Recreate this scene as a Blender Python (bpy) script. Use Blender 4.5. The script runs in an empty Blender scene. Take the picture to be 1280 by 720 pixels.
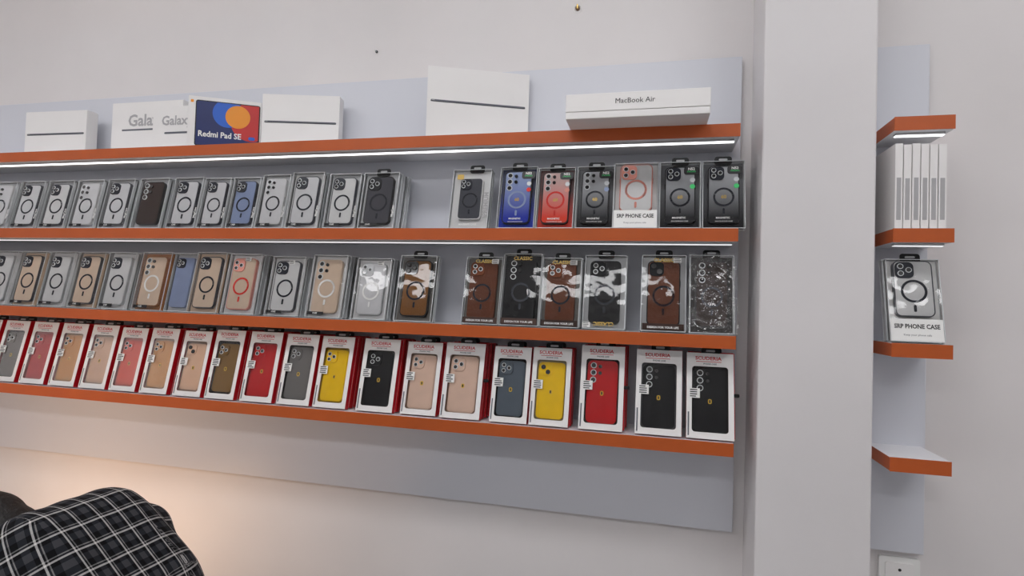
import bpy, bmesh, math, random
from mathutils import Vector, Matrix
random.seed(7)
S=bpy.context.scene

# ------------------------------------------------------------------ materials
def srgb(r,g,b):
    def c(v):
        v/=255.0
        return v/12.92 if v<=.04045 else ((v+.055)/1.055)**2.4
    return (c(r),c(g),c(b),1)
MATS={}
def mat(name,col,rough=.5,metal=0.,noise=0.,nscale=8.,bump=0.,bscale=60.,coat=0.,emis=0.,spec=.5):
    if name in MATS: return MATS[name]
    m=bpy.data.materials.new(name); m.use_nodes=True; nt=m.node_tree
    b=nt.nodes['Principled BSDF']
    b.inputs['Base Color'].default_value=col
    b.inputs['Roughness'].default_value=rough
    b.inputs['Metallic'].default_value=metal
    b.inputs['Coat Weight'].default_value=coat
    b.inputs['Specular IOR Level'].default_value=spec
    if emis:
        b.inputs['Emission Color'].default_value=col
        b.inputs['Emission Strength'].default_value=emis
    tc=nt.nodes.new('ShaderNodeTexCoord')
    if noise:
        n=nt.nodes.new('ShaderNodeTexNoise'); n.inputs['Scale'].default_value=nscale; n.inputs['Detail'].default_value=5
        nt.links.new(tc.outputs['Object'],n.inputs['Vector'])
        r=nt.nodes.new('ShaderNodeMapRange'); r.inputs[1].default_value=.3; r.inputs[2].default_value=.7
        r.inputs[3].default_value=1-noise; r.inputs[4].default_value=1+noise*.4
        nt.links.new(n.outputs['Fac'],r.inputs[0])
        mx=nt.nodes.new('ShaderNodeVectorMath'); mx.operation='SCALE'
        mx.inputs[0].default_value=col[:3]; nt.links.new(r.outputs[0],mx.inputs['Scale'])
        nt.links.new(mx.outputs[0],b.inputs['Base Color'])
    if bump:
        n=nt.nodes.new('ShaderNodeTexNoise'); n.inputs['Scale'].default_value=bscale; n.inputs['Detail'].default_value=4
        nt.links.new(tc.outputs['Object'],n.inputs['Vector'])
        bp=nt.nodes.new('ShaderNodeBump'); bp.inputs['Strength'].default_value=bump; bp.inputs['Distance'].default_value=.004
        nt.links.new(n.outputs['Fac'],bp.inputs['Height']); nt.links.new(bp.outputs[0],b.inputs['Normal'])
    MATS[name]=m; return m
def clearmat(name,base=.05,tint=(1,1,1,1),rough=.04,bump=.15,bscale=14,fres=1.0):
    m=bpy.data.materials.new(name); m.use_nodes=True; nt=m.node_tree; nt.nodes.clear()
    o=nt.nodes.new('ShaderNodeOutputMaterial'); mix=nt.nodes.new('ShaderNodeMixShader')
    t=nt.nodes.new('ShaderNodeBsdfTransparent'); t.inputs[0].default_value=tint
    g=nt.nodes.new('ShaderNodeBsdfGlossy'); g.inputs['Roughness'].default_value=rough
    lw=nt.nodes.new('ShaderNodeFresnel'); lw.inputs[0].default_value=1.45
    ma=nt.nodes.new('ShaderNodeMath'); ma.operation='MULTIPLY_ADD'; ma.inputs[1].default_value=fres; ma.inputs[2].default_value=base
    ma.use_clamp=True
    tc=nt.nodes.new('ShaderNodeTexCoord'); n=nt.nodes.new('ShaderNodeTexNoise'); n.inputs['Scale'].default_value=bscale
    bp=nt.nodes.new('ShaderNodeBump'); bp.inputs['Strength'].default_value=bump; bp.inputs['Distance'].default_value=.01
    L=nt.links.new
    oi=nt.nodes.new('ShaderNodeObjectInfo'); av=nt.nodes.new('ShaderNodeVectorMath'); av.operation='ADD'
    L(tc.outputs['Object'],av.inputs[0]); L(oi.outputs['Location'],av.inputs[1])
    L(av.outputs[0],n.inputs['Vector']); L(n.outputs['Fac'],bp.inputs['Height'])
    L(bp.outputs[0],g.inputs['Normal']); L(lw.outputs[0],ma.inputs[0]); L(ma.outputs[0],mix.inputs[0])
    L(t.outputs[0],mix.inputs[1]); L(g.outputs[0],mix.inputs[2]); L(mix.outputs[0],o.inputs[0])
    MATS[name]=m; return m
def gradmat(name,top,bot,z0,z1):
    m=bpy.data.materials.new(name); m.use_nodes=True; nt=m.node_tree; b=nt.nodes['Principled BSDF']
    b.inputs['Roughness'].default_value=.35; b.inputs['Specular IOR Level'].default_value=.2
    tc=nt.nodes.new('ShaderNodeTexCoord'); sx=nt.nodes.new('ShaderNodeSeparateXYZ'); r=nt.nodes.new('ShaderNodeMapRange')
    r.inputs[1].default_value=z0; r.inputs[2].default_value=z1
    cr=nt.nodes.new('ShaderNodeValToRGB'); cr.color_ramp.elements[0].color=bot; cr.color_ramp.elements[1].color=top
    L=nt.links.new
    L(tc.outputs['Object'],sx.inputs[0]); L(sx.outputs['Z'],r.inputs[0]); L(r.outputs[0],cr.inputs[0]); L(cr.outputs[0],b.inputs['Base Color'])
    MATS[name]=m; return m

wallM=mat('wall_paint',srgb(229,225,225),.5,noise=.05,nscale=2.5,bump=.12,bscale=25)
pilM=mat('pillar_paint',srgb(226,223,224),.45,noise=.05,nscale=3,bump=.15,bscale=18)
panM=mat('laminate_panel',srgb(214,216,224),.38,noise=.02,nscale=2)
shelfM=mat('shelf_laminate',srgb(228,228,232),.4,noise=.02,nscale=4)
orM=mat('orange_edge_band',srgb(188,88,34),.4,noise=.08,nscale=10)
floorM=mat('floor_tile',srgb(168,167,166),.3,noise=.1,nscale=3)
ceilM=mat('ceiling_paint',srgb(235,235,236),.8,noise=.02,nscale=2)
cardM=mat('white_card',srgb(238,236,235),.45,noise=.02,nscale=12)
greyP=mat('grey_print',srgb(95,98,108),.4); lgreyP=mat('light_grey_print',srgb(175,174,176),.4)
blackP=mat('black_print',srgb(22,22,26),.4); redP=mat('red_print',srgb(196,30,40),.4)
redS=mat('red_card',srgb(190,18,32),.4,noise=.04,nscale=20)
hang=mat('hang_tab_black',srgb(14,14,16),.35,spec=.3)
railM=mat('plastic_edge',srgb(214,218,220),.2,spec=.8)
trayM=mat('tray_frosted',srgb(186,188,190),.3,noise=.08,nscale=30)
darkin=mat('dark_insert',srgb(44,41,40),.5,spec=.2)
lensM=mat('lens_glass',srgb(10,10,12),.08,coat=1)
ringL=mat('ring_silver',srgb(196,196,198),.3,metal=.3); ringD=mat('ring_dark',srgb(30,32,42),.35,spec=.3)
whiteP=mat('white_label',srgb(236,236,234),.5); yelP=mat('yellow_print',srgb(228,186,50),.4)
goldP=mat('gold_print',srgb(190,160,90),.3,metal=.6); greenP=mat('green_sticker',srgb(60,200,110),.4)
shell=clearmat('clear_plastic_shell',base=.015,fres=.75,bump=.25,bscale=11)
film=clearmat('window_film',base=.0,fres=.35,bump=.15)
crink=clearmat('crinkled_film',base=.05,rough=.1,bump=.9,bscale=38,fres=.8)

# ------------------------------------------------------------------ mesh builder
_txt={}
def text_mesh(s,bold):
    if (s,bold) in _txt: return _txt[(s,bold)]
    cu=bpy.data.curves.new('t','FONT'); cu.body=s; cu.align_x='CENTER'; cu.align_y='CENTER'; cu.size=1; cu.offset=.025 if bold else 0
    cu.resolution_u=2
    ob=bpy.data.objects.new('t',cu); S.collection.objects.link(ob)
    dg=bpy.context.evaluated_depsgraph_get(); me=bpy.data.meshes.new_from_object(ob.evaluated_get(dg))
    v=[tuple(x.co) for x in me.vertices]; f=[tuple(p.vertices) for p in me.polygons]
    bpy.data.objects.remove(ob); bpy.data.curves.remove(cu); bpy.data.meshes.remove(me)
    _txt[(s,bold)]=(v,f); return v,f
class MB:
    def __init__(s): s.v=[];s.f=[];s.m=[];s.mats=[];s.M=Matrix()
    def mi(s,m):
        if m not in s.mats: s.mats.append(m)
        return s.mats.index(m)
    def add(s,v,f,m):
        o=len(s.v); s.v+= [tuple(s.M@Vector(p)) for p in v]
        i=s.mi(m)
        for q in f: s.f.append([a+o for a in q]); s.m.append(i)
    def box(s,x0,x1,y0,y1,z0,z1,m,ms=None):
        v=[(x0,y0,z0),(x1,y0,z0),(x1,y1,z0),(x0,y1,z0),(x0,y0,z1),(x1,y0,z1),(x1,y1,z1),(x0,y1,z1)]
        F=[(3,2,1,0),(4,5,6,7),(0,1,5,4),(1,2,6,5),(2,3,7,6),(3,0,4,7)] # bot top front right back left
        o=len(s.v); s.v+=[tuple(s.M@Vector(p)) for p in v]
        for k,f in enumerate(F):
            s.f.append([a+o for a in f]); s.m.append(s.mi(ms[k] if ms and k in ms else m))
    def rr(s,cx,cz,w,h,r,y0,y1,m,seg=4,ang=0,side=None):
        pts=[]
        r=min(r,w/2-1e-5,h/2-1e-5)
        for (sx,sz,a0) in ((1,1,0),(-1,1,90),(-1,-1,180),(1,-1,270)):
            for k in range(seg+1):
                a=math.radians(a0+90*k/seg)
                pts.append((sx*(w/2-r)+r*math.cos(a), sz*(h/2-r)+r*math.sin(a)))
        if ang:
            ca,sa=math.cos(ang),math.sin(ang); pts=[(x*ca-z*sa,x*sa+z*ca) for x,z in pts]
        n=len(pts)
        v=[(cx+x,y0,cz+z) for x,z in pts]+[(cx+x,y1,cz+z) for x,z in pts]
        s.add(v,[list(range(n)),list(range(2*n-1,n-1,-1))],m)
        s.add(v,[(i,(i+1)%n,(i+1)%n+n,i+n) for i in range(n)],side or m)
    def ring(s,cx,cz,ro,ri,y0,y1,m,n=28):
        v=[];f=[]
        for k in range(n):
            a=math.radians(360*k/n); ca,sa=math.cos(a),math.sin(a)
            v+=[(cx+ro*ca,y0,cz+ro*sa),(cx+ri*ca,y0,cz+ri*sa),(cx+ro*ca,y1,cz+ro*sa),(cx+ri*ca,y1,cz+ri*sa)]
        for k in range(n):
            a=4*k; b=4*((k+1)%n)
            f+=[(a,b,b+1,a+1),(a+2,a+3,b+3,b+2),(a,a+2,b+2,b),(a+1,b+1,b+3,a+3)]
        s.add(v,f,m)
    def frame(s,x0,x1,z0,z1,ix0,ix1,iz0,iz1,y0,y1,m):
        s.box(x0,x1,y0,y1,z0,iz0,m); s.box(x0,x1,y0,y1,iz1,z1,m)
        s.box(x0,ix0,y0,y1,iz0,iz1,m); s.box(ix1,x1,y0,y1,iz0,iz1,m)
    def text(s,t,cx,cz,size,y,m,bold=False,sx=1.,ang=0):
        v,f=text_mesh(t,bold); ca,sa=math.cos(ang),math.sin(ang)
        s.add([(cx+(p[0]*sx*ca-p[1]*sa)*size,y,cz+(p[0]*sx*sa+p[1]*ca)*size) for p in v],f,m)
    def obj(s,name,loc=(0,0,0),rot=(0,0,0),bevel=0):
        me=bpy.data.meshes.new(name); me.from_pydata(s.v,[],s.f); 
        for m in s.mats: me.materials.append(m)
        me.polygons.foreach_set('material_index',s.m)
        bm=bmesh.new(); bm.from_mesh(me); bmesh.ops.recalc_face_normals(bm,faces=bm.faces); bm.to_mesh(me); bm.free()
        ob=bpy.data.objects.new(name,me); S.collection.objects.link(ob); ob.location=loc; ob.rotation_euler=rot
        if bevel:
            b=ob.modifiers.new('bevel','BEVEL'); b.width=bevel; b.segments=2; b.limit_method='ANGLE'
        return ob

# ------------------------------------------------------------------ room
def slab(name,x0,x1,y0,y1,z0,z1,m,bevel=0,ms=None):
    b=MB(); cx,cy,cz=(x0+x1)/2,(y0+y1)/2,(z0+z1)/2
    b.box(x0-cx,x1-cx,y0-cy,y1-cy,z0-cz,z1-cz,m,ms); return b.obj(name,(cx,cy,cz),bevel=bevel)
XL,XR,YF,H=-3.0,2.4,-3.6,3.0
slab('floor',XL,XR,YF,0,-.1,0,floorM)
slab('ceiling',XL,XR,YF,0,H,H+.1,ceilM)
slab('wall_back',XL,XR,0,.1,0,H,wallM)
slab('wall_left',XL-.1,XL,YF,0,0,H,wallM)
slab('wall_right',XR,XR+.1,YF,0,0,H,wallM)
slab('wall_front',XL,XR,YF-.1,YF,0,H,mat('front_wall_paint',srgb(176,175,175),.7,noise=.1,nscale=1.5))
slab('pillar',.2335,.4645,-.16,0,0,H,pilM,bevel=.004)
slab('baseboard_back',XL,.2335,-.012,0,0,.09,mat('baseboard_paint',srgb(200,195,190),.4,noise=.03))

# ------------------------------------------------------------------ wall display shelves
ZS=[1.928,1.687,1.442,1.200]
def shelf_unit(x0,x1,px0,px1):
    e=bpy.data.objects.new('display_shelf',None); S.collection.objects.link(e); e.location=((x0+x1)/2,-.02,1.5)
    def par(o):
        o.parent=e; o.matrix_parent_inverse=Matrix.Translation(-Vector(e.location))
    par(slab('back_panel',px0,px1,-.02,0,.953,2.142,panM,bevel=.0015))
    for i,z in enumerate(ZS):
        par(slab('shelf_board',x0,x1,-.159,-.02,z-.029,z,shelfM,bevel=.001,ms={3:orM,5:orM}))
        par(slab('edge_band',x0,x1,-.1605,-.159,z-.0295,z+.0005,orM))
        if i<2:
            s=[2.6,.75][i]
            b=MB(); L=x1-x0-.02
            b.box(-L/2,L/2,-.009,.009,-.005,0,mat('led_channel',srgb(190,190,192),.3,metal=.7))
            b.box(-L/2,L/2,-.0055,.0055,-.0065,-.005,mat('led_diffuser_%d'%i,(.96,.98,1,1),.5,emis=s))
            o=b.obj('led_strip',((x0+x1)/2,-.132,z-.029)); par(o)
    return e
shelf_unit(-2.62,.186,-2.64,.206)
shelf_unit(.498,.612,.494,.62)

# ------------------------------------------------------------------ phone cases / packages
def cols(n,c,r=.45,metal=0.,bump=0.): return mat(n,srgb(*c),r,metal=metal,noise=.08,nscale=25,bump=bump,bscale=150,spec=.22)
def camera_bump(b,style,cx,top,y,m,w):
    if style=='iphone':
        s=w*.47; x=cx-w/2+s/2+w*.05; z=top-s/2-w*.05
        b.rr(x,z,s,s,s*.28,y-.0025,y,m,4)
        for dx,dz in ((-.2,.2),(-.2,-.2),(.2,0)):
            b.rr(x+dx*s*1.1,z+dz*s*1.1,s*.34,s*.34,s,y-.0045,y-.002,railM if m is not lensM else darkin,4)
            b.rr(x+dx*s*1.1,z+dz*s*1.1,s*.26,s*.26,s,y-.005,y-.004,lensM,4)
    elif style=='iphone2':
        s=w*.44; x=cx-w/2+s/2+w*.06; z=top-s/2-w*.06
        b.rr(x,z,s,s,s*.28,y-.0025,y,m,4)
        for dx,dz in ((-.2,.2),(.2,-.2)):
            b.rr(x+dx*s,z+dz*s,s*.38,s*.38,s,y-.005,y-.002,lensM,5)
    elif style=='galaxy':
        x=cx-w*.3; 
        for k in range(3):
            z=top-w*.17-k*w*.24
            b.rr(x,z,w*.2,w*.2,w,y-.0025,y,railM,5); b.rr(x,z,w*.15,w*.15,w,y-.003,y-.002,lensM,5)
        for k in range(2):
            z=top-w*.2-k*w*.22
            b.rr(x+w*.22,z,w*.12,w*.12,w,y-.003,y,lensM,4)
def phone_case(b,cx,cz,w,h,y,body,rim,ring=None,cam='iphone',camm=None):
    b.rr(cx,cz,w,h,w*.16,y,y+.009,rim,5)
    b.rr(cx,cz,w*.93,h*.965,w*.13,y-.0008,y+.002,body,5)
    camera_bump(b,cam,cx,cz+h/2,y-.0008,camm or rim,w)
    b.box(cx-w/2-.001,cx-w/2,y+.003,y+.006,cz+h*.12,cz+h*.2,rim); b.box(cx+w/2,cx+w/2+.001,y+.003,y+.006,cz+h*.1,cz+h*.2,rim)
    if ring:
        rc=cz-h*.05
        b.ring(cx,rc,w*.335,w*.27,y-.0016,y-.0006,ring)
        b.rr(cx,rc-w*.5,w*.07,w*.2,w*.03,y-.0016,y-.0006,ring,3)
def edges(b,w,h,t,m,e=.0013):
    for x in (-w/2,w/2-e):
        for y in (-t,-e):
            b.box(x,x+e,y,y+e,0,h,m)
    for z in (0,h-e):
        for y in (-t,-e): b.box(-w/2,w/2,y,y+e,z,z+e,m)
        for x in (-w/2,w/2-e): b.box(x,x+e,-t,0,z,z+e,m)
def stackM(k,t,tilt,yaw):
    return Matrix.Rotation(yaw,4,'Z')@Matrix.Translation((random.uniform(-.002,.002) if k else 0,k*(t+.0012)/math.cos(tilt),0))@Matrix.Rotation(-tilt,4,'X')
def hangtab(b,cx,h,y,m=hang,w=.042):
    b.rr(cx,h+.004,w,.022,.006,y,y+.0015,m,3)
    b.rr(cx,h+.007,w*.5,.005,.0025,y-.0004,y,trayM,3)
def sticker(b,cx,cz,w,h,y,lines=4):
    b.box(cx-w/2,cx+w/2,y-.0004,y,cz-h/2,cz+h/2,whiteP)
    for k in range(lines):
        z=cz+h/2-h*(k+.7)/(lines+.4)
        b.box(cx-w*.42,cx+w*random.uniform(.1,.42),y-.0007,y-.0004,z-h*.05,z+h*.06,blackP)
def plastic_pack(kind,x,zs,w,h,n,o,yfront=-.143,tilt=12,yaw=0):
    """rigid clear-plastic retail box holding a magnetic phone case; n boxes standing one behind another"""
    t=.0175; b=MB(); tl=math.radians(tilt)
    for k in range(n):
        b.M=stackM(k,t,tl,math.radians(yaw))
        edges(b,w,h,t,railM)
        if k==0:
            b.box(-w/2+.0005,w/2-.0005,-t+.0004,-.0004,.0006,h-.0006,shell)
        tr=o.get('tray',trayM)
        b.box(-w/2+.003,w/2-.003,-.006,-.003,.003,h-.003,tr)
        cw=w*o.get('cw',.74); ch=h*o.get('ch',.85); cz=h*o.get('cz',.5)
        if k==0:
            phone_case(b,0,cz,cw,ch,-.0155,o['body'],o.get('rim',ringD),o.get('ring'),o.get('cam','iphone'),o.get('camm'))
        else:
            b.rr(0,cz,cw,ch,cw*.15,-.0155,-.006,o.get('rim',ringD),3)
            b.box(-w/2+.001,w/2-.001,-t+.0008,-.001,.001,h-.001,trayM if k%2 else shell)
        if k==0:
            y=-.0172
            f=o.get('front')
            if f=='leather':
                b.text('CLASSIC',0,h*.93,.013,y,goldP,True)
                b.box(-w*.46,w*.46,-.0171,-.0169,.003,h*.10,mat('leather_footer',srgb(70,46,38),.5))
                b.text('DESIGN FOR YOUR LIFE',0,h*.05,.0068,-.0174,whiteP,True)
            elif f=='classicB':
                b.text('CLASSIC',0,h*.07,.013,y,goldP,True,ang=math.pi)
            elif f=='rated':
                b.rr(w*.27,h*.86,w*.36,h*.12,.006,-.0172,-.0166,blackP,3)
                b.text('N52',w*.27,h*.885,.009,-.0176,whiteP,True); b.text('STRONG',w*.27,h*.845,.005,-.0176,greenP,True)
                b.rr(w*.3,h*.72,.012,.012,.006,-.0172,-.0166,railM,4); b.rr(w*.3,h*.62,.012,.012,.006,-.0172,-.0166,o.get('dot',greenP),4)
                b.text('MAGNETIC',-w*.02,h*.15,.0062,y,whiteP,True); b.text('SHOCKPROOF CASE',0,h*.10,.0042,y,whiteP)
                b.text('60',0,cz-ch*.05,.012,y,goldP,True)
            elif f=='srp':
                b.box(-w*.48,w*.48,-.0172,-.0165,.002,h*.27,whiteP)
                b.text('SRP PHONE CASE',0,h*.18,.0135,-.0176,blackP,True,.83)
                b.text('Keep your phone safe',0,h*.08,.006,-.0176,greyP)
            elif f=='side':
                b.text('PREMIUM',w*.42,h*.4,.016,y,lgreyP,True,ang=math.pi/2)
                b.text('MAGSAFE CASE',0,h*.06,.007,y,whiteP,True)
                b.rr(-w*.3,h*.87,.018,.014,.003,-.0172,-.0166,goldP,3)
            elif f=='plain':
                b.box(-w*.45,w*.02,-.0171,-.0168,h*.04,h*.09,blackP); b.text('CASE',-w*.22,h*.065,.006,-.0175,whiteP,True)
                if o.get('side'): b.text('MagCase',w*.43,h*.3,.009,y,whiteP,True,ang=math.pi/2)
            if o.get('stk'):
                sx,sz=o['stk']; sticker(b,w*sx,h*sz,.018,.012,-.0176,3)
            if o.get('tab',True): hangtab(b,o.get('tabx',0),h,-t*.5,w=.04)
            if o.get('wrap'):
                # loose cellophane wrapper around the box, with creases and a flared seam
                vs=[];fs=[];nx,nz=8,12
                for j in range(nz+1):
                    for i in range(nx+1):
                        u=i/nx;v=j/nz
                        vs.append((-w*.55+w*1.12*u+random.uniform(-.003,.003),-t-.002-random.uniform(0,.004),h*1.03*v+(0 if j==0 else random.uniform(-.004,.004))))
                for j in range(nz):
                    for i in range(nx):
                        a=j*(nx+1)+i; fs+=[(a,a+1,a+nx+2),(a,a+nx+2,a+nx+1)] if (i+j)%2 else [(a,a+1,a+nx+1),(a+1,a+nx+2,a+nx+1)]
                b.add(vs,fs,crink)
    return b.obj(kind,(x,yfront+t,zs))
def window_pack(x,zs,w,h,n,body,cam='iphone',yfront=-.152,tilt=13,yaw=0,stk=True,inner=None,clasp=False):
    """printed card box, red sides, white fascia with rounded window over a phone case"""
    t=.0195; b=MB(); tl=math.radians(tilt); e=.0015
    for k in range(n):
        b.M=stackM(k,t,tl,math.radians(yaw))
        if k: b.M=Matrix.Translation((.0028*k,0,0))@b.M
        b.box(-w/2,w/2,-e,0,0,h,cardM)
        b.box(-w/2,-w/2+e,-t+e,-e,0,h,redS); b.box(w/2-e,w/2,-t+e,-e,0,h,redS)
        b.box(-w/2+e,w/2-e,-t+e,-e,0,e,redS); b.box(-w/2+e,w/2-e,-t+e,-e,h-e,h,redS)
        if k: 
            b.box(-w/2,w/2,-t,-t+e,0,h,redS); 
            if k==1: hangtab(b,.004,h,-t*.5)
            continue
        ix,iz0,iz1=w*.385,h*.075,h*.84
        b.frame(-w/2,w/2,0,h,-ix,ix,iz0,iz1,-t,-t+e,cardM)
        for sx in (-1,1):       # rounded window corners
            for zc in (iz0,iz1):
                sz=1 if zc==iz0 else -1
                c=.007; pts=[(sx*ix,zc)]+[(sx*(ix-c)+sx*c*math.cos(a),zc+sz*c-sz*c*math.sin(a)) for a in [math.radians(q) for q in (0,30,60,90)]]
                b.add([(p,-t,q) for p,q in pts],[tuple(range(len(pts)))],cardM)
        b.box(-w/2+e,w/2-e,-.004,-e,e,h-e,inner or darkin)
        b.box(-ix-.001,ix+.001,-t+e,-t+e+.0003,iz0,iz1,film)
        cw=w*.70; ch=min(h*.745,cw*2.05); cz=iz0+(iz1-iz0)*.5-.001
        phone_case(b,0,cz,cw,ch,-.0135,body,body,None,cam,body)
        b.rr(0,cz-.004,.008,.011,.003,-.0150,-.0142,yelP,3); b.rr(0,cz-.004,.0035,.007,.001,-.0153,-.0149,blackP,2)
        b.text('SCUDERIA',-.004,h*.935,.0115,-t-.0003,redP,True,1.1); b.box(-w*.3,w*.24,-t-.0003,-t,h*.893,h*.9,redP)
        b.text('PHONE CASE',0,h*.87,.005,-t-.0003,greyP,True)
        b.box(-w*.47,-w*.44,-t-.0003,-t,h*.03,h*.3,greyP)
        if stk: sticker(b,-w*.33,h*.52,.024,.022,-t-.0002,4)
        hangtab(b,0.002,h,-t*.5)
        if clasp:
            b.rr(w/2+.006,h*.52,.014,.008,.002,-t*.6,-t*.3,hang,2)
    return b.obj('window_phone_case_box',(x,yfront+t,zs))

cl=cols('case_frosted',(218,218,220),.2); cl2=cols('case_frosted_blue',(150,164,196),.25)
clb=cols('case_clear_beige',(226,204,182),.25); cop=cols('case_copper',(176,122,80),.25,.3)
smoke=cols('case_smoke',(84,84,90),.2); blk=cols('case_black',(18,18,21),.35); brn=cols('case_brown_leather',(112,62,38),.5,bump=.3)
brn2=cols('case_tan_leather',(138,92,44),.5,bump=.3); dbr=cols('case_dark_brown',(54,36,30),.35,bump=.2)
pinkR=cols('ring_pink',(222,150,136),.4); redR=cols('ring_red',(212,56,48),.4); whiteR=cols('ring_white',(242,242,240),.4)
blueG=gradmat('case_blue_fade',srgb(150,166,204),srgb(18,46,170),.03,.13)
redG=gradmat('case_red_fade',srgb(206,178,174),srgb(226,62,34),.03,.13)
blkG=gradmat('case_black_fade',srgb(190,192,196),srgb(20,22,28),.03,.14)
blueT=gradmat('tray_blue',srgb(60,66,90),srgb(20,50,170),.02,.1); redT=gradmat('tray_red',srgb(90,60,60),srgb(210,56,40),.02,.1)
blkT=gradmat('tray_black',srgb(110,112,116),srgb(20,20,26),.02,.1)
trayL=mat('tray_light',srgb(220,220,220),.25,noise=.06,nscale=30); trayB=mat('tray_beige',srgb(206,180,154),.3,noise=.06,nscale=30)
trayK=mat('tray_brown_card',srgb(92,88,82),.35,noise=.05,nscale=30)
camD=cols('camera_plate_dark',(40,42,50),.3); rimG=cols('rim_grey',(74,76,84),.3)

z1,z2,z3=ZS[1],ZS[2],ZS[3]
K='clear_phone_case_box'
P=lambda x0,x1,w,h,n,o,zs,**k: plastic_pack(o.get('kind',K),(x0+x1)/2,zs,w,h,n,o,**k)
C1=dict(body=cl,rim=rimG,ring=ringD,camm=camD,front='plain',side=True,tab=False)
# --- row under top shelf
P(-1.54,-1.42,.104,.160,4,dict(body=dbr,rim=blk,camm=blk,cam='galaxy',front=None,tab=False),z1,yaw=0)
P(-1.405,-1.305,.100,.160,4,C1,z1)
P(-1.300,-1.205,.088,.156,3,C1,z1)
P(-1.200,-1.105,.090,.156,3,dict(C1,body=cl2),z1)
P(-1.103,-1.008,.090,.162,3,dict(C1,cam='galaxy',rim=trayL),z1)
P(-1.006,-.902,.100,.167,4,dict(C1,ring=ringD,tray=trayL),z1)
P(-.885,-.788,.096,.160,4,dict(C1,body=trayL,ring=ringD),z1)
P(-.782,-.672,.104,.160,4,dict(body=smoke,rim=blk,ring=ringD,camm=blk,front='plain',side=True),z1)
P(-.520,-.415,.105,.163,2,dict(body=rimG,rim=trayL,ring=ringD,camm=camD,front='side',cw=.6,ch=.7,tray=trayL,tabx=.01),z1)
P(-.392,-.292,.097,.167,2,dict(body=blueG,rim=blk,ring=cl2,camm=camD,front='rated',tray=blueT,cam='galaxy',dot=redR),z1)
P(-.290,-.195,.094,.162,2,dict(body=redG,rim=blk,ring=redR,camm=camD,front='rated',tray=redT,cam='galaxy',dot=pinkR),z1)
P(-.190,-.098,.092,.163,2,dict(body=blkG,rim=blk,ring=ringD,front='rated',tray=blkT,camm=camD,dot=cl2,cam='galaxy'),z1)
P(-.095,.004,.106,.169,2,dict(body=trayL,rim=pinkR,ring=pinkR,front='srp',tray=trayL,ch=.72,cz=.62,camm=pinkR,tab=False),z1)
P(.010,.106,.095,.169,2,dict(body=blkG,rim=blk,ring=ringD,front='rated',tray=blkT,camm=camD),z1)
P(.113,.201,.095,.170,2,dict(body=blkG,rim=blk,ring=ringD,front='rated',tray=blkT,camm=camD),z1,yfront=-.140)
# --- second row
LB='leather_phone_case_box'
P(-1.520,-1.402,.106,.180,4,dict(body=clb,rim=cop,ring=whiteR,tray=cop,camm=cop,cam='galaxy',front='plain',tab=False),z2)
P(-1.406,-1.318,.084,.178,2,dict(body=cl2,rim=cl2,tray=trayM,camm=camD,cam='iphone',front=None,tab=False),z2,yfront=-.135)
P(-1.318,-1.214,.102,.182,4,dict(body=clb,rim=rimG,ring=ringD,tray=trayB,camm=camD,front=None,tab=False),z2)
P(-1.205,-1.093,.104,.178,4,dict(body=clb,rim=pinkR,ring=redR,tray=trayL,camm=pinkR,front=None,stk=(.1,.91),tab=False),z2)
P(-1.060,-.950,.104,.172,4,dict(body=trayL,rim=rimG,ring=ringD,tray=trayL,camm=camD,front='plain',stk=(.1,.9),tab=False),z2)
P(-.930,-.820,.105,.178,4,dict(body=clb,rim=clb,ring=whiteR,tray=trayL,camm=cop,cam='galaxy',front='plain',tab=False),z2)
P(-.790,-.690,.100,.170,4,dict(body=cl,rim=trayM,ring=whiteR,tray=trayL,camm=trayM,front=None,stk=(.2,.92),tab=False),z2)
P(-.663,-.559,.104,.180,2,dict(body=brn2,rim=blk,ring=ringD,tray=trayK,camm=lensM,front=None,kind=LB),z2)
P(-.476,-.378,.098,.178,3,dict(body=brn,rim=brn,ring=ringD,tray=trayK,camm=brn,front='leather',kind=LB,stk=(.3,.93)),z2)
P(-.375,-.275,.100,.188,2,dict(body=blk,rim=blk,ring=rimG,tray=blk,camm=blk,cam='galaxy',front='leather',kind=LB),z2)
P(-.272,-.174,.098,.178,3,dict(body=brn,rim=brn,ring=ringD,tray=trayK,camm=brn,front='leather',kind=LB,stk=(.3,.93)),z2)
P(-.166,-.062,.102,.186,2,dict(body=blk,rim=blk,ring=rimG,tray=trayM,camm=blk,front='classicB',kind=LB,stk=(-.4,.05)),z2)
P(-.027,.078,.104,.188,2,dict(body=brn,rim=blk,ring=ringD,tray=trayM,camm=blk,cam='iphone2',front='leather',kind=LB,stk=(.3,.93)),z2)
P(.086,.186,.100,.190,1,dict(body=dbr,rim=blk,ring=rimG,tray=darkin,camm=blk,cam='galaxy',front=None,wrap=True,kind='cellophane_phone_case_box'),z2,yfront=-.138)
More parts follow.
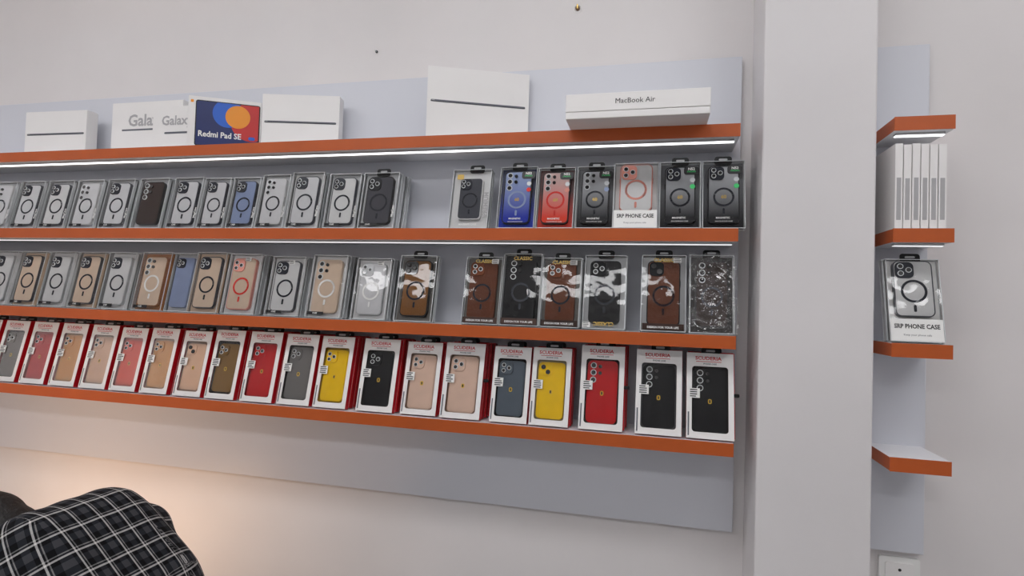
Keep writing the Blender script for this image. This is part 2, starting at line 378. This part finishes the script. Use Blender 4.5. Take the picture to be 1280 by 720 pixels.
# --- third row
c=lambda n,rgb,r=.35,mt=0.: cols(n,rgb,r,mt)
W=window_pack
ora=c('case_orange_red',(228,70,34)); gldLit=c('case_gold_warm_lit',(226,162,86),.25,.4); bei=c('case_beige',(224,184,154)); dglLit=c('case_dark_gold_warm_lit',(132,100,50),.3,.3)  # both gold tones: warm light reflection painted into the case colour
red=c('case_red',(190,12,20)); gry=c('case_grey',(112,110,108)); yel=c('case_yellow',(242,198,16)); pnk=c('case_pale_pink',(222,190,170)); slt=c('case_slate',(86,96,106))
inGLit=mat('insert_gold_warm_lit',srgb(190,144,92),.35); inB=mat('insert_beige',srgb(190,160,138),.4); inY=mat('insert_yellow',srgb(214,180,60),.4)  # gold insert also carries the painted warm reflection
W(-1.525,z3,.094,.190,4,ora,inner=ora)
W(-1.413,z3,.096,.193,4,gldLit,inner=inGLit)
W(-1.296,z3,.094,.190,4,bei,inner=inB,cam='iphone2')
W(-1.186,z3,.096,.197,4,dglLit,inner=darkin)
W(-1.066,z3,.102,.197,4,red,inner=redS)
W(-.949,z3,.100,.195,4,gry)
W(-.838,z3,.097,.194,4,yel,inner=inY)
W(-.706,z3,.104,.193,4,blk)
W(-.584,z3,.098,.190,3,pnk,inner=inB,yfront=-.147)
W(-.469,z3,.106,.193,4,pnk,inner=inB,clasp=True)
W(-.342,z3,.096,.190,2,slt,cam='iphone')
W(-.240,z3,.097,.192,3,yel,cam='iphone2',inner=mat('insert_pale_yellow',srgb(200,190,150),.4))
W(-.114,z3,.105,.203,4,red,cam='galaxy',inner=darkin,clasp=True)
W(.020,z3,.106,.200,2,blk,cam='galaxy',inner=mat('insert_grey',srgb(84,84,88),.4))
W(.136,z3,.105,.198,3,blk,cam='galaxy',clasp=True)
# display goes on along the wall
xs=-1.605; i=0
while xs>-2.5:
    P(xs-.05,xs+.05,.100,.160,3,[C1,dict(C1,cam='galaxy',rim=trayL),dict(C1,body=trayL)][i%3],z1)
    P(xs+.015-.05,xs+.015+.05,.102,.178,3,[dict(body=trayL,rim=trayM,ring=ringD,tray=trayL,camm=camD,front='plain',tab=False),dict(body=clb,rim=rimG,ring=ringD,tray=trayB,camm=camD,front='plain',tab=False)][i%2],z2)
    W(xs-.032,z3,.098,.194,3,[bei,gldLit,red,gry][i%4],inner=[inB,inGLit,redS,darkin][i%4])
    xs-=.118; i+=1

# right bay goods
b=MB(); 
for k in range(6):
    x=k*.0165; hh=.185+random.uniform(-.004,.004)
    b.box(x,x+.0145,-.125,0,0,hh,cardM); b.box(x+.003,x+.0115,-.1254,-.125,.02,hh*.6,lgreyP)
b.obj('white_accessory_boxes',(.504,-.025,z1))
P(.503,.607,.104,.185,2,dict(body=trayL,rim=rimG,ring=ringD,tray=whiteP,camm=camD,front='srp',ch=.68,cz=.64,kind='accessory_box'),z2)
b=MB(); b.rr(0,0,.085,.085,.006,-.009,0,whiteP,3); b.rr(0,0,.06,.06,.004,-.011,-.009,cardM,3)
for dx,dz in ((0,.014),(-.012,-.008),(.012,-.008)): b.rr(dx,dz,.007,.007,.0035,-.0114,-.0109,blackP,3)
b.obj('electrical_socket',(.575,0,.895))

# ------------------------------------------------------------------ boxes on top shelf
zt=ZS[0]+.0006
def topbox(name,p0,p1,h,t,deco,m=cardM):
    dx,dy=p1[0]-p0[0],p1[1]-p0[1]; w=math.hypot(dx,dy); b=MB()
    b.box(0,w,0,t*.78,0,h,m); b.box(.0006,w-.0006,t*.78,t,.0006,h-.0006,m)
    deco(b,w,h)
    return b.obj(name,(p0[0],p0[1],zt),(0,0,math.atan2(dy,dx)))
def d_gal(b,w,h):
    b.text('Galaxy',w*.52,h*.68,.040,-.0004,lgreyP,True); b.rr(w*.56,h*.42,w*.6,.006,.003,-.0004,0,greyP,2)
def d_gal2(b,w,h):
    b.text('Galaxy',w*.50,h*.66,.052,-.0004,lgreyP,True); b.rr(w*.45,h*.50,w*.6,.005,.002,-.0004,0,greyP,2)
topbox('tablet_box',(-1.715,-.058),(-1.445,-.055),.178,.028,d_gal2)
topbox('tablet_box',(-1.510,-.100),(-1.342,-.098),.142,.03,d_gal)
def stripe(zf):
    def d(b,w,h):
        b.rr(w*.5,h*zf,w*.93,.006,.003,-.0006,0,greyP,3); b.rr(w*.5,h*zf-.0018,w*.93,.0014,.0006,-.0008,-.0005,blackP,2)
        b.rr(w*.06,h*zf+.001,.008,.0015,.0007,-.001,-.0006,lgreyP,2)
    return d
topbox('tablet_box',(-2.02,-.10),(-1.78,-.09),.150,.04,stripe(.5))
topbox('tablet_box',(-1.10,-.130),(-.885,-.077),.150,.04,stripe(.47))
topbox('tablet_box',(-.587,-.150),(-.337,-.044),.190,.022,stripe(.52))
navy=mat('navy_print',srgb(14,34,96),.3,noise=.1,nscale=20); oran=mat('orange_print',srgb(238,150,40),.35); crim=mat('crimson_print',srgb(198,44,44),.35); skyp=mat('blue_print',srgb(40,98,200),.35)
def d_pic(b,w,h):
    x0,x1,z0,z1=w*.10,w*.985,h*.03,h*.93
    b.rr((x0+x1)/2,(z0+z1)/2,x1-x0,z1-z0,.006,-.0008,0,blackP,3)
    a0,a1,c0,c1=x0+.003,x1-.003,z0+.003,z1-.003
    b.rr((a0+a1)/2,(c0+c1)/2,a1-a0,c1-c0,.004,-.0011,-.0007,navy,3)
    def clipdisc(cx,cz,r,y,m):
        pts=[(cx+r*math.cos(q*math.pi/24),cz+r*math.sin(q*math.pi/24)) for q in range(48)]
        pts=[(min(max(p,a0),a1),min(max(q,c0),c1)) for p,q in pts]
        b.add([(p,y,q) for p,q in pts],[tuple(range(48))],m)
    clipdisc(a1-.02,c1-.05,.058,-.0013,crim); clipdisc(a0+(a1-a0)*.50,c1-.030,.042,-.0016,skyp); clipdisc(a0+(a1-a0)*.66,c1-.038,.034,-.0019,oran)
    b.text('Redmi Pad SE',w*.44,h*.265,.0235,-.0023,whiteP,True,.9); b.rr(w*.88,h*.25,.018,.01,.004,-.0022,-.0018,skyp,3)
    b.rr(w*.05,h*.9,.008,.008,.002,-.0006,0,oran,2)
topbox('tablet_box',(-1.330,-.155),(-1.155,-.062),.150,.022,d_pic)
b=MB(); b.box(0,.318,0,.215,0,.016,cardM); b.box(-.0006,.3186,-.0006,.2156,.0166,.0575,cardM)
b.text('MacBook Air',.156,.037,.0165,-.0012,blackP,False)
b.obj('laptop_box',(-.205,-.24,zt),bevel=.0015)

# little wall marks : nail and hook
b=MB(); b.ring(0,0,.004,.0001,-.003,0,blackP,10); b.rr(0,0,.0025,.0025,.00125,-.012,-.003,railM,3); b.obj('nail',(-.815,0,2.236))
b=MB(); b.rr(0,0,.012,.012,.006,-.004,0,mat('plaster_scar',srgb(120,96,78),.8),3); b.ring(0,0,.012,.009,-.0015,0,cardM,14); b.rr(0,.003,.003,.012,.001,-.009,-.004,goldP,2); b.obj('hook',(-.218,0,2.312))

# ------------------------------------------------------------------ seated person, bent forward
def tube(bm,a,b,ra,rb,seg=16,st=6):
    a,b=Vector(a),Vector(b); d=b-a; q=d.to_track_quat('Z','Y').to_matrix()
    rows=[]; 
    def ringp(c,r): return [bm.verts.new(c+q@Vector((r*math.cos(2*math.pi*k/seg),r*math.sin(2*math.pi*k/seg),0))) for k in range(seg)]
    n=d.normalized()
    prof=[(a-n*ra*math.cos(t),ra*math.sin(t)) for t in (.25,.6,1.0)]+[(a.lerp(b,i/st),ra+(rb-ra)*i/st) for i in range(st+1)]+[(b+n*rb*math.cos(t),rb*math.sin(t)) for t in (1.0,.6,.25)]
    for c_,r_ in prof: rows.append(ringp(c_,r_))
    for i in range(len(rows)-1):
        for k in range(seg):
            bm.faces.new((rows[i][k],rows[i][(k+1)%seg],rows[i+1][(k+1)%seg],rows[i+1][k]))
    bm.faces.new(rows[0][::-1]); bm.faces.new(rows[-1])
def ell(bm,c,r,rot=None):
    M=Matrix.Translation(c)@(rot or Matrix())@Matrix.Diagonal((r[0],r[1],r[2],1))
    bmesh.ops.create_uvsphere(bm,u_segments=20,v_segments=12,radius=1,matrix=M)
def finish(bm,name,m,vox,sm,parent):
    bmesh.ops.recalc_face_normals(bm,faces=bm.faces)
    me=bpy.data.meshes.new(name); bm.to_mesh(me); bm.free(); ob=bpy.data.objects.new(name,me); S.collection.objects.link(ob)
    r=ob.modifiers.new('r','REMESH'); r.mode='VOXEL'; r.voxel_size=vox
    s=ob.modifiers.new('s','SMOOTH'); s.factor=.6; s.iterations=sm
    dg=bpy.context.evaluated_depsgraph_get(); nm=bpy.data.meshes.new_from_object(ob.evaluated_get(dg)); ob.modifiers.clear(); ob.data=nm
    nm.materials.clear(); nm.materials.append(m); nm.polygons.foreach_set('use_smooth',[True]*len(nm.polygons))
    ob.parent=parent; return ob
def plaid():
    m=bpy.data.materials.new('plaid_flannel'); m.use_nodes=True; nt=m.node_tree; b=nt.nodes['Principled BSDF']; b.inputs['Roughness'].default_value=.9
    b.inputs['Specular IOR Level'].default_value=.15
    N=nt.nodes.new; L=nt.links.new
    at=N('ShaderNodeAttribute'); at.attribute_name='weave'
    sp=N('ShaderNodeSeparateXYZ'); L(at.outputs['Vector'],sp.inputs[0])
    def band(sock,period,off,lo):
        a=N('ShaderNodeMath'); a.operation='MULTIPLY_ADD'; a.inputs[1].default_value=1/period; a.inputs[2].default_value=off; L(sock,a.inputs[0])
        f=N('ShaderNodeMath'); f.operation='FRACT'; L(a.outputs[0],f.inputs[0])
        g=N('ShaderNodeMath'); g.operation='LESS_THAN'; g.inputs[1].default_value=lo; L(f.outputs[0],g.inputs[0]); return g.outputs[0]
    def comb(socks):
        cur=None
        for s_,w in socks:
            k=N('ShaderNodeMath'); k.operation='MULTIPLY'; k.inputs[1].default_value=w; L(s_,k.inputs[0])
            if cur is None: cur=k.outputs[0]
            else:
                q=N('ShaderNodeMath'); q.operation='ADD'; L(cur,q.inputs[0]); L(k.outputs[0],q.inputs[1]); cur=q.outputs[0]
        return cur
    socks=[]
    for s_ in ('X','Y'):
        socks.append((band(sp.outputs[s_],.042,.0,.08),.55))
        socks.append((band(sp.outputs[s_],.042,-.16,.05),.28))
        socks.append((band(sp.outputs[s_],.042,-.5,.32),.09))
    v=comb(socks)
    cr=N('ShaderNodeValToRGB'); cr.color_ramp.elements[0].color=srgb(12,12,15); cr.color_ramp.elements[1].color=srgb(205,203,200)
    e=cr.color_ramp.elements.new(.15); e.color=srgb(42,44,50); e=cr.color_ramp.elements.new(.55); e.color=srgb(155,153,153)
    L(v,cr.inputs[0]); L(cr.outputs[0],b.inputs['Base Color'])
    n=N('ShaderNodeTexNoise'); n.inputs['Scale'].default_value=26; bp=N('ShaderNodeBump'); bp.inputs['Strength'].default_value=.35; bp.inputs['Distance'].default_value=.01
    L(n.outputs['Fac'],bp.inputs['Height']); L(bp.outputs[0],b.inputs['Normal'])
    return m
skin=mat('skin',srgb(150,102,76),.5,noise=.05,nscale=12); hairM=mat('hair_black',srgb(18,15,14),.6,noise=.3,nscale=60,bump=.8,bscale=120)
trou=mat('trouser_cloth',srgb(38,42,56),.85,noise=.1,nscale=40,bump=.2,bscale=90); shoeM=mat('shoe_leather',srgb(24,20,18),.4,noise=.1)
Y0=-.60; SC=.95; PX,PY=-.188,-.03
per=bpy.data.objects.new('person',None); S.collection.objects.link(per); per.location=(PX,PY,-.004); per.scale=(SC,SC,SC)
SP=[(-.86,Y0,.60),(-.835,Y0,.76),(-.885,Y0,.90),(-1.0,Y0,1.03)]
AR={s:[(-1.0,Y0+s*.165,.995),(-1.12,Y0+s*.22,.77),(-1.30,Y0+s*.10,.71)] for s in (-1,1)}
bm=bmesh.new()
for i,(ra,rb) in enumerate(((.125,.122),(.122,.126),(.126,.105))):
    for oy in (-.075,0,.075):
        a=Vector(SP[i])+Vector((0,oy,0)); c_=Vector(SP[i+1])+Vector((0,oy,0)); tube(bm,a,c_,ra,rb)
for s in (-1,1):
    A=AR[s]; tube(bm,Vector(A[0])-Vector((0,s*.08,0)),A[0],.095,.078); tube(bm,A[0],A[1],.074,.056); tube(bm,A[1],A[2],.056,.04)
    tube(bm,(-.95,Y0+s*.12,.93),A[0],.11,.075)
tube(bm,(-1.0,Y0,1.03),(-1.085,Y0,1.03),.085,.068)
sh=finish(bm,'plaid_shirt',plaid(),.009,26,per)
segs=[(Vector(SP[i]),Vector(SP[i+1]),.12,0) for i in range(3)]
for s in (-1,1):
    A=[Vector(q) for q in AR[s]]; segs+=[(A[0],A[1],.06,s),(A[1],A[2],.05,s)]
at=sh.data.attributes.new('weave','FLOAT_VECTOR','POINT')
vals=[]
L1=(segs[0][1]-segs[0][0]).length; L2=L1+(segs[1][1]-segs[1][0]).length
for v in sh.data.vertices:
    p=v.co; best=None
    for j,(a,c_,R_,tag) in enumerate(segs):
        d=c_-a; t=(p-a).dot(d)/d.length_squared; tc=min(1,max(0,t)); q=a+d*tc
        off=p-q
        if tag==0: off=Vector((off.x,max(0,abs(off.y)-.09)*(1 if off.y>0 else -1),off.z))
        dist=off.length-(.12 if tag==0 else .066)
        if best is None or dist<best[0]: best=(dist,a,d,t,R_,tag,q,j)
    dist,a,d,t,R_,tag,q,j=best
    if tag==0:
        # fabric laid over the trunk: one thread runs round the body, the other down the back
        dn=d.normalized(); nb=Vector((dn.z,0,-dn.x))
        o=p-q; s_out=o.dot(nb)
        al=(0,L1,L2)[j]+t*d.length
        u=p.y-Y0
        if abs(p.y-Y0)>.10: u=(.10+(.10-s_out)*.9+(abs(p.y-Y0)-.10)*.5)*(1 if p.y>Y0 else -1)
        vals+= [u,al*.85+.004,0]
    else:
        n=d.normalized(); o=p-q; o-=n*o.dot(n); ex=Vector((0,1,0))-n*n.y; ex.normalize(); ey=n.cross(ex)
        vals+=[math.atan2(o.dot(ey),o.dot(ex))*R_, t*d.length+(.0 if (a-Vector(AR[tag][0])).length<1e-6 else .27),0]
at.data.foreach_set('vector',vals)
bm=bmesh.new(); LG={s:[(-.88,Y0+s*.10,.60),(-1.27,Y0+s*.13,.60),(-1.24,Y0+s*.14,.13)] for s in (-1,1)}
tube(bm,(-.86,Y0-.07,.605),(-.86,Y0+.07,.605),.11,.11)
for s in (-1,1):
    A=LG[s]; tube(bm,A[0],A[1],.095,.07); tube(bm,A[1],A[2],.072,.05)
finish(bm,'trousers',trou,.012,6,per)
bm=bmesh.new()
for s in (-1,1):
    x,y=-1.24,Y0+s*.14
    tube(bm,(x+.03,y,.066),(x-.16,y+s*.01,.058),.045,.036); tube(bm,(x,y,.15),(x,y,.07),.045,.045)
    bmesh.ops.create_cube(bm,size=1,matrix=Matrix.Translation((x-.06,y,.020))@Matrix.Diagonal((.28,.085,.028,1)))
finish(bm,'shoes',shoeM,.008,3,per)
tilt=Matrix.Rotation(math.radians(-62),4,'Y')   # head hanging towards the lap
HC=Vector((-1.230,Y0,.990))
def hp(x,y,z): return HC+ (tilt@Vector((x,y,z)))
bm=bmesh.new()
ell(bm,hp(.005,0,.02),(.098,.077,.098),tilt); ell(bm,hp(-.035,0,-.04),(.062,.06,.075),tilt)
ell(bm,hp(-.062,0,-.088),(.03,.034,.022),tilt)
tube(bm,hp(-.085,0,.005),hp(-.112,0,-.028),.010,.015); ell(bm,hp(-.100,0,-.032),(.014,.019,.009),tilt)
ell(bm,hp(-.086,0,.022),(.012,.055,.010),tilt)
ell(bm,hp(-.091,0,-.058),(.010,.026,.006),tilt); ell(bm,hp(-.089,0,-.068),(.010,.023,.006),tilt)
for s in (-1,1):
    ell(bm,hp(.008,s*.080,-.008),(.018,.009,.032),tilt); ell(bm,hp(.004,s*.078,-.034),(.009,.008,.012),tilt)
tube(bm,hp(.03,0,-.05),(-1.04,Y0,1.02),.055,.06)
finish(bm,'head',skin,.0045,3,per)
bm=bmesh.new()
ell(bm,hp(.018,0,.035),(.100,.084,.096),tilt); ell(bm,hp(.055,0,-.012),(.062,.074,.07),tilt); ell(bm,hp(-.045,0,.085),(.05,.062,.036),tilt)
finish(bm,'hair',hairM,.006,3,per)
bm=bmesh.new()
for s in (-1,1):
    ell(bm,hp(-.080,s*.031,.004),(.013,.013,.012),tilt)
finish(bm,'eyes',mat('eye_white',srgb(220,215,210),.2),.003,1,per)
bm=bmesh.new()
for s in (-1,1):
    ell(bm,hp(-.0885,s*.031,.002),(.006,.006,.006),tilt); tube(bm,hp(-.094,s*.014,.026),hp(-.086,s*.050,.026),.004,.003)
finish(bm,'irises_and_brows',hairM,.002,1,per)
bm=bmesh.new()
for s in (-1,1):
    w_=Vector(AR[s][2]); f=Vector((-1,-s*.25,-.12)).normalized(); sd=Vector((-s*.25,1,0)).normalized()*(-s); up=Vector((0,0,1))
    tube(bm,w_,w_+f*.045,.026,.026)
    for k in range(4):
        o=(k-1.5)*.019; base=w_+f*.05-sd*o; tube(bm,base-f*.03,base+f*.035,.0115,.0115)
        l=[.036,.042,.039,.030][k]; p0=base+f*.035; p1=p0+(f*.9-up*.35).normalized()*l; p2=p1+(f*.45-up*.9).normalized()*l*.62; p3=p2+(f*.05-up).normalized()*l*.45
        tube(bm,p0,p1,.0098,.0088,10,3); tube(bm,p1,p2,.0088,.008,10,3); tube(bm,p2,p3,.008,.007,10,3)
    p0=w_+f*.02+sd*.02; p1=p0+(f*.5+sd*.85).normalized()*.04; p2=p1+(f*.9+sd*.2-up*.3).normalized()*.032; tube(bm,p0,p1,.013,.0105); tube(bm,p1,p2,.0105,.008)
finish(bm,'hands',skin,.0035,2,per)
b=MB()
def cyl(b,x,y,r0,z0,r1,z1,m,n=24,x1=None,y1=None):
    x1=x if x1 is None else x1; y1=y if y1 is None else y1
    v=[(x+r0*math.cos(2*math.pi*k/n),y+r0*math.sin(2*math.pi*k/n),z0) for k in range(n)]+[(x1+r1*math.cos(2*math.pi*k/n),y1+r1*math.sin(2*math.pi*k/n),z1) for k in range(n)]
    b.add(v,[list(range(n))[::-1],list(range(n,2*n))]+[(k,(k+1)%n,(k+1)%n+n,k+n) for k in range(n)],m)
seatM=mat('stool_seat',srgb(30,30,34),.5,noise=.1); chr_=mat('chrome',srgb(180,180,184),.2,metal=1)
cyl(b,0,0,.165,.413,.175,.433,seatM); cyl(b,0,0,.175,.433,.16,.452,seatM)
for a in (45,135,225,315):
    ca,sa=math.cos(math.radians(a)),math.sin(math.radians(a)); cyl(b,.19*ca,.19*sa,.012,0,.012,.414,chr_,12,.12*ca,.12*sa)
b.obj('stool',(-.86*SC+PX,Y0*SC+PY,0))

# ------------------------------------------------------------------ lights
def ceil_light(x,y,sx,sy,s,colr=(.99,.99,1,1)):
    b=MB(); b.box(-sx/2,sx/2,-sy/2,sy/2,-.03,0,mat('fixture_white',srgb(230,230,230),.4))
    b.box(-sx/2+.02,sx/2-.02,-sy/2+.02,sy/2-.02,-.034,-.03,mat('lamp_diffuser',colr,.5,emis=s)); b.obj('ceiling_light',(x,y,H))
for x in (-2.0,-.4,1.3):
    for y in (-1.2,-3.0): ceil_light(x,y,1.1,.3,12.5)
def area(name,loc,target,size,power,colr):
    l=bpy.data.lights.new(name,'AREA'); l.shape='DISK'; l.size=size; l.energy=power; l.color=colr
    o=bpy.data.objects.new(name,l); S.collection.objects.link(o); o.location=loc
    o.rotation_euler=(Vector(target)-Vector(loc)).to_track_quat('-Z','Y').to_euler(); return o
area('warm_lamp',(-1.78,-.62,.58),(-1.6,0,.90),.12,3.2,(1,.62,.36))
w=bpy.data.worlds.new('w'); S.world=w; w.use_nodes=True; w.node_tree.nodes['Background'].inputs[0].default_value=(.5,.5,.5,1); w.node_tree.nodes['Background'].inputs[1].default_value=.2

# ------------------------------------------------------------------ camera
th=math.radians(13.7); rho=.032; p=-.027
F0=Vector((-math.sin(th),math.cos(th),0)); R=Vector((math.cos(th),math.sin(th),0)); U=Vector((0,0,1))
F=(F0*math.cos(p)-U*math.sin(p)).normalized(); U1=R.cross(F)
r=R*math.cos(rho)+U1*math.sin(rho); u=U1*math.cos(rho)-R*math.sin(rho)
cam=bpy.data.cameras.new('camera'); co=bpy.data.objects.new('camera',cam); S.collection.objects.link(co)
co.matrix_world=Matrix(((r.x,u.x,-F.x,0),(r.y,u.y,-F.y,-1.55),(r.z,u.z,-F.z,1.5),(0,0,0,1)))
cam.sensor_width=36; cam.lens=721/1280*36; cam.clip_start=.02
S.camera=co
S.view_settings.view_transform='Standard'; S.view_settings.exposure=0
